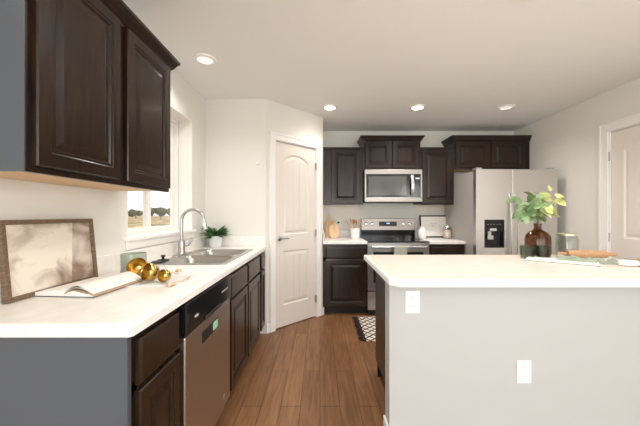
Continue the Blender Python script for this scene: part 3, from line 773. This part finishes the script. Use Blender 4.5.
for x in (X1-.025, X1+.038):
    hb = new(); rings = []
    for k in range(17):
        t = k/16; y = -.018-.045*sin(pi*t)**.7; z = .52+.96*t; x_ = x
        rings.append([(x_-.013, y, z), (x_+.013, y, z), (x_+.011, y+.018, z), (x_-.011, y+.018, z)])
    loft(hb, rings); box(hb, x-.010, x+.010, -.012, .001, .525, .56); box(hb, x-.010, x+.010, -.012, .001, 1.44, 1.475)
    O('door_handle', hb, M_frsteel, lfd if x < X1 else rfd, smooth=True)
for x in (.02, w-.08): O('hinge_cover', B(x, x+.06, .02, .12, h, h+.02), M_fside, fr, bevel=.004)
O('base_grille', B(.02, w-.02, .05, .80, 0, .03), M_blackm, fr)

# ------------------------------------------------------------------ items on the back counters
def board(name, label, loc, w, h, t, handle, rot, mat, r=.02):
    b = new(); n = 6; pts = []
    hw = .017
    prof = [(x, z) for x, z, _ in [(p[0], p[1], 0) for p in rrect(-w/2, w/2, 0, h, r, 0, 6)]]
    # insert the handle at the middle of the top side
    out = []; done = False
    for i, (x, z) in enumerate(prof):
        out.append((x, z))
        if not done and i == 6:
            out += [(hw+.012, h), (hw, h+.012), (hw*.8, h+handle*.6), (hw*.9, h+handle*.85), (0, h+handle), (-hw*.9, h+handle*.85), (-hw*.8, h+handle*.6), (-hw, h+.012), (-hw-.012, h)]; done = True
    loft(b, [[(x, 0, z) for x, z in out], [(x, t, z) for x, z in out]])
    return tag(O(name, b, mat, loc=loc, rot=rot, bevel=.002), label, 'cutting board', 'cutting boards leaning left of the range')
board('cutting_board', 'rectangular light wood paddle board nearest the pantry wall', (.135, 4.045, CT1+.002), .115, .235, .015, .12, (-.28, 0, 0), M_woodl)
board('cutting_board', 'rounder tan paddle board to the right, overlapping the first board', (.195, 3.97, CT1+.002), .13, .20, .014, .07, (-.31, 0, 0), M_woodl, .06)
ck = O('utensil_crock', lathe([(.052, 0), (.058, .004), (.064, .130), (.064, .142), (.059, .142), (.056, .01), (.02, .008)], 36), M_white, loc=(.475, 3.93, CT1), smooth=True)
tag(ck, 'white ceramic crock of wooden utensils left of the range', 'crock')
def utensil(label, base, tip, head):
    b = new(); base = Vector(base); tip = Vector(tip); tube([base, tip], .005, 10, b); d = (tip-base).normalized()
    q = d.to_track_quat('Z', 'Y').to_matrix().to_4x4()
    t = bmesh.new()
    if head == 'spoon': rings = [(.006, 0), (.022, .015), (.028, .035), (.022, .055), (.008, .066)]
    else: rings = [(.007, 0), (.018, .012), (.024, .03), (.026, .07), (.024, .075)]
    R = [[(r*cos(a), .006*sin(a), z-.004) for a in [2*pi*i/12 for i in range(12)]] for r, z in rings]
    loft(t, R); bmesh.ops.transform(t, matrix=Matrix.Translation(tip) @ q, verts=t.verts)
    me = bpy.data.meshes.new('tmp'); t.to_mesh(me); t.free(); b.from_mesh(me); bpy.data.meshes.remove(me)
    return tag(O('wooden_utensil', b, M_wood if head == 'spoon' else M_woodl, smooth=True), label, 'utensil', 'wooden utensils in the crock')
cx, cy = .475, 3.93
utensil('wooden spoon leaning farthest left in the white crock', (cx+.015, cy, CT1+.02), (cx-.085, cy, CT1+.19), 'spoon')
utensil('flat wooden spatula standing second from left in the crock', (cx+.01, cy+.012, CT1+.02), (cx-.040, cy+.01, CT1+.205), 'flat')
utensil('wooden spoon standing near the middle of the crock', (cx-.01, cy-.012, CT1+.02), (cx+.012, cy-.008, CT1+.19), 'spoon')
utensil('wooden spatula leaning right in the crock toward the range', (cx-.015, cy+.006, CT1+.02), (cx+.065, cy+.01, CT1+.18), 'flat')
utensil('wooden spoon leaning back to the wall in the crock', (cx, cy-.02, CT1+.02), (cx-.012, cy+.05, CT1+.20), 'spoon')

def outlet(label, loc, rot, group='wall outlets', plug=False):
    t = T('wall_outlet', label, 'outlet', loc, rot, group)
    O('cover_plate', B(-.039, .039, -.006, -.0003, -.061, .061), M_trim, t, bevel=.003)
    for z in (-.024, .024):
        b = lathe([(.0165, 0), (.0165, .003), (.0150, .004)], 20); bmesh.ops.transform(b, matrix=Matrix.Translation((0, -.006, z)) @ Matrix.Rotation(pi/2, 4, 'X'), verts=b.verts)
        r_ = O('receptacle', b, M_white, t)
        b = new(); box(b, -.007, -.0045, -.0103, -.0101, z-.001, z+.008); box(b, .0045, .007, -.0103, -.0101, z-.001, z+.008); box(b, -.002, .002, -.0103, -.0101, z-.009, z-.005)
        O('slots', b, M_blackm, r_)
    if plug: O('plug', B(-.014, .014, -.035, -.0104, .012, .04), M_blackm, t, bevel=.004)
    return t
outlet('white wall outlet with black plug above the left back counter', (.265, YB, 1.10), 0, plug=True)

# framed print + jars right of the range
fp = T('framed_print', 'black framed white script print on the counter right of the range', 'picture frame', (1.415, 4.085, CT1+.001), 0)
fp.rotation_euler = (-.12, 0, 0)
FW, FH = .445, .315; b = new()
for a in ((0, .018, 0, FH), (FW-.018, FW, 0, FH), (.018, FW-.018, 0, .018), (.018, FW-.018, FH-.018, FH)): box(b, a[0], a[1], 0, .018, a[2], a[3])
O('frame', b, M_blackm, fp, bevel=.001)
pr = O('print', B(.018, FW-.018, .006, .012, .018, FH-.018), M_paper, fp)
b = new()
for (x0, z0, nn, am) in ((.145, .20, 9, .008), (.165, .165, 6, .005), (.27, .165, 4, .005)):
    pts = [(x0+.012*k+.004*sin(k*2.1), .0035, z0+am*sin(k*1.7)) for k in range(nn)]
    tube(pts, .0018, 6, b)
O('script_lettering', b, pm('ink', srgb(120, 116, 114), .8), pr)
b = lathe([(.035, 0), (.050, .01), (.058, .06), (.050, .11), (.030, .14), (.032, .165), (.027, .165), (.025, .14), (.01, .13)], 32)
jug = T('pitcher', 'small white ceramic pitcher right beside the range', 'pitcher', (1.385, 3.93, CT1), 0)
O('body', b, M_white, jug, smooth=True)
pts = [(-.028*cos(0), 0, .15)] + [(-.03-.035*sin(pi*k/8), 0, .15-.10*k/8) for k in range(1, 8)] + [(-.05, 0, .045)]
O('handle', tube([(x, y-.0, z) for x, y, z in pts], .006, 10), M_white, jug, (0,0,0), (0,0,radians(-160)), smooth=True)
jar = T('glass_canister', 'pinkish white glass canister with silver lid near the refrigerator', 'jar', (1.735, 3.955, CT1), 0)
O('jar', lathe([(.055, 0), (.060, .006), (.062, .12), (.052, .145), (.048, .150), (.046, .145), (.056, .118), (.055, .01), (.01, .008)], 36), M_jar, jar, smooth=True)
O('contents', lathe([(.052, .010), (.0545, .02), (.0545, .112), (.02, .118)], 30), pm('pink_contents', srgb(234, 212, 200), .8), jar, smooth=True)
O('lid', lathe([(.050, .150), (.052, .152), (.052, .170), (.046, .175), (.01, .176)], 32), M_chrome, jar, smooth=True)

# ------------------------------------------------------------------ rug
M_rug = pm('woven_rug', (0.7, 0.65, 0.6, 1), .95)
def rug_nodes(m):
    N, L, b = nodes(m); tc = N.new('ShaderNodeTexCoord'); 
    def wave(ang, sc):
        mp = N.new('ShaderNodeMapping'); mp.inputs['Rotation'].default_value = (0, 0, ang); L.new(tc.outputs['Object'], mp.inputs[0])
        w = N.new('ShaderNodeTexWave'); w.inputs['Scale'].default_value = sc; w.inputs['Distortion'].default_value = 0; L.new(mp.outputs[0], w.inputs['Vector']); return w
    a = wave(radians(45), 4.6); c = wave(radians(-45), 4.6)
    s = N.new('ShaderNodeMath'); s.operation = 'MINIMUM'; L.new(a.outputs['Fac'], s.inputs[0]); L.new(c.outputs['Fac'], s.inputs[1])
    r = N.new('ShaderNodeValToRGB'); r.color_ramp.interpolation = 'CONSTANT'
    r.color_ramp.elements[0].color = srgb(44, 36, 34); r.color_ramp.elements[1].position = .14; r.color_ramp.elements[1].color = srgb(222, 210, 198)
    L.new(s.outputs[0], r.inputs['Fac']); L.new(r.outputs['Color'], b.inputs['Base Color'])
rug_nodes(M_rug)
rgx0, rgx1, ry0, ry1 = .40, 1.60, 2.83, 3.50
rug = T('rug', 'cream and black patterned woven rug with dark fringe before the range', 'rug', (rgx0, ry0, 0), 0)
O('woven_field', B(.055, rgx1-rgx0-.055, 0, ry1-ry0, .0005, .008), M_rug, rug, bevel=.002)
M_dk = bumped(pm('rug_dark', srgb(42, 32, 27), .95), 120, .6)
for nm, xa, xb in (('border', .03, .055), ('border', rgx1-rgx0-.055, rgx1-rgx0-.03)): O(nm, B(xa, xb, 0, ry1-ry0, .0005, .0085), M_dk, rug)
for sgn, xa in ((-1, .03), (1, rgx1-rgx0-.03)):
    b = new(); rr = random.Random(1)
    for k in range(56):
        y = (ry1-ry0)*(k+.5)/56; ln = rr.uniform(.03, .05)
        tube([(xa, y, .004), (xa+sgn*ln*.5, y+rr.uniform(-.004, .004), .006), (xa+sgn*ln, y+rr.uniform(-.01, .01), .004)], .0035, 6, b)
    f = O('fringe', b, M_dk, rug)

# ------------------------------------------------------------------ island
IX0, IX1, IY0, IY1 = .375, 2.12, 1.567, 2.30
struct('wall_island', B(IX0, IX1+.02, IY0, IY0+.10, 0, .8772), bumped(pm('island_paint', srgb(185, 185, 183), .75), 90, .15), 'painted half wall forming the front of the island')
bb = new(); box(bb, IX0-.012, IX1+.032, IY0-.012, IY0, 0, .09); box(bb, IX0-.012, IX0, IY0, IY0+.10, 0, .09); box(bb, IX1+.02, IX1+.032, IY0, IY0+.10, 0, .09)
struct('baseboard_island', bb, M_trim, 'white baseboard around the island half wall', bevel=.003)
IC = .44
cols = []
n = 4; cw = (IX1-IC)/n
base_cabinet('dark island cabinet run behind the half wall, facing the range', (IX1, IY1, 0), pi, IX1-IC, IY1-(IY0+.10)-.001, [(i*cw+.012, (i+1)*cw-.012) for i in range(n)], name='island_cabinet', group='island cabinets')
it = slab([(.40, 1.445), (2.17, 1.445), (2.19, 1.465), (2.19, 2.35), (.355, 2.35), (.355, 1.49)], [], CT0, CT1, .010)
for f in it.faces: f.material_index = 0 if f.calc_center_median().z > CT1-.0005 else 1
tag(O('island_countertop', it, M_itop, mats=[M_itop, M_edge]), 'large pale laminate island countertop with clipped front corner', 'countertop')
outlet('white duplex outlet high on the island front near its left end', (.499, IY0, .768), 0, 'island outlets')
outlet('white duplex outlet low in the middle of the island front', (1.10, IY0, .392), 0, 'island outlets')

# ---- island items
vz = CT1+.0002
vs = tag(O('glass_bottle', lathe([(.070, 0), (.083, .006), (.086, .03), (.086, .135), (.080, .165), (.060, .190), (.034, .202), (.026, .215), (.026, .245), (.030, .248), (.030, .256), (.024, .256), (.021, .245), (.021, .215), (.055, .185), (.074, .160), (.080, .135), (.080, .02), (.02, .012)], 48), M_amber, loc=(1.698, 2.262, vz), smooth=True),
         'round-shouldered amber glass bottle vase holding green leaves on the island', 'vase')
M_l1 = varied(pm('sage_leaf', (0.1, 0.2, 0.1, 1), .5), srgb(92, 122, 84), srgb(140, 164, 116), nscale=14)
M_l2 = varied(pm('lime_leaf', (0.4, 0.5, 0.1, 1), .5), srgb(176, 186, 108), srgb(218, 220, 166), nscale=14)
br = T('leafy_branch', 'bunch of sage and lime green leaves standing in the amber bottle', 'branch', (1.698, 2.262, vz+.01), 0)
stems = new(); l1 = new(); l2 = new(); rr = random.Random(12)
tips = [(-.15, -.02, .275, 1), (-.10, .03, .35, 1), (-.05, -.03, .37, 1), (.02, .02, .38, 2), (.06, -.02, .33, 2), (.10, .02, .40, 2), (.14, -.01, .35, 2), (-.02, -.05, .32, 1), (.04, .05, .34, 2), (-.08, -.05, .31, 1)]
for i, (x, y, z, k) in enumerate(tips):
    z += .055; x *= .9
    b0 = Vector((rr.uniform(-.02, .02), rr.uniform(-.02, .02), .02)); nk = Vector((x*.06, y*.06, .245)); tp = Vector((x, y, z)); md = nk.lerp(tp, .38)+Vector((0, 0, .015))
    tube([b0, nk, md, tp], .0022, 6, stems)
    for q in range(8):
        a = rr.uniform(0, 2*pi); c = md.lerp(tp, q/5.0)
        dr_ = Vector((cos(a)+x*6, sin(a)*.7, rr.uniform(-.9, .9)))
        leaf(l1 if (k == 1 or (q == 0 and i % 3 == 0)) else l2, c, dr_, rr.uniform(.07, .11), rr.uniform(.045, .064), .35, 6, .15, rr.uniform(-1.3, 1.3))
O('stems', stems, pm('stem', srgb(110, 120, 70), .6), br); O('sage_leaves', l1, M_l1, br, smooth=True); O('lime_leaves', l2, M_l2, br, smooth=True)
def tumbler(label, x, y, h):
    t = tag(O('glass_tumbler', lathe([(.038, 0), (.043, .004), (.046, h), (.0435, h), (.041, .012), (.01, .010)], 36), M_smoke, loc=(x, y, vz), smooth=True), label, 'tumbler', 'smoky tumblers before the bottle')
tumbler('smoky green glass tumbler on the left, before the amber bottle', 1.534, 2.145, .095)
tumbler('smoky green glass tumbler on the right, before the amber bottle', 1.640, 2.135, .090)
gj = T('glass_jar', 'clear glass jar with champagne metal lid behind the rolling pin', 'jar', (1.925, 2.26, vz), 0)
O('jar', lathe([(.060, 0), (.070, .006), (.072, .13), (.064, .155), (.060, .160), (.057, .155), (.067, .128), (.066, .012), (.02, .010)], 40), M_jar, gj, smooth=True)
O('lid', lathe([(.064, .160), (.068, .162), (.068, .176), (.062, .180), (.01, .180)], 40), pm('champagne_lid', srgb(196, 186, 154), .3, .8), gj, smooth=True)
mg = T('magazine', 'flat white magazine under the sage napkin on the island', 'magazine', (1.66, 2.00, vz), radians(-40))
O('pages', B(-.19, .19, -.09, .09, .0, .012), M_paper, mg, bevel=.002)
O('back_cover', B(-.192, .192, -.0925, -.0903, .0, .0035), pm('cover_dark', srgb(84, 92, 86), .6), mg)
cloth('napkin', 'sage green napkin crumpled over the white magazine', 'napkin', 1.755, 1.985, .15, .20, radians(50), M_sage, vz+.0125, .026, .004, seed=5)
cloth('linen_napkin', 'white linen napkin spread under the rolling pin', 'napkin', 1.955, 2.085, .30, .17, radians(-8), M_linen, vz, .006, .003, seed=9)
cloth('napkin', 'sage green napkin crumpled right of the white linen napkin', 'napkin', 1.90, 1.925, .22, .10, radians(-22), M_sage, vz, .028, .004, seed=14)
rp = T('rolling_pin', 'wooden rolling pin lying behind the napkins on the island', 'rolling pin', (1.93, 2.10, vz+.0385), radians(-6))
def xl(prof):
    b = lathe(prof, 28); bmesh.ops.transform(b, matrix=Matrix.Rotation(pi/2, 4, 'Y'), verts=b.verts); return b
O('roller', xl([(.010, -.132), (.024, -.130), (.027, -.124), (.027, .124), (.024, .130), (.010, .132)]), M_wood, rp, smooth=True)
for s in (-1, 1): O('handle', xl([(.008, s*.1325), (.009, s*.14), (.014, s*.165), (.014, s*.185), (.008, s*.198), (.002, s*.2)]), M_wood, rp, smooth=True)
rn = T('rolled_napkin', 'white rolled napkin tied with twine at the right photo edge', 'napkin', (1.985, 1.80, vz+.021), radians(-18))
b = xl([(.004, -.10), (.017, -.098), (.020, -.05), (.015, .0), (.021, .06), (.019, .10), (.005, .101)]); O('linen_roll', b, M_linen, rn, smooth=True)
b = new()
for q in (-.006, 0, .006): tube([(q, .017*cos(a), .017*sin(a)) for a in [2*pi*i/20 for i in range(21)]], .0026, 6, b)
for s in (-1, 1): tube([(0, 0, .017), (s*.012, -.010, .030), (s*.026, -.014, .026), (s*.012, -.016, .016), (0, -.008, .018)], .0022, 6, b)
O('twine_bow', b, M_twine, rn)
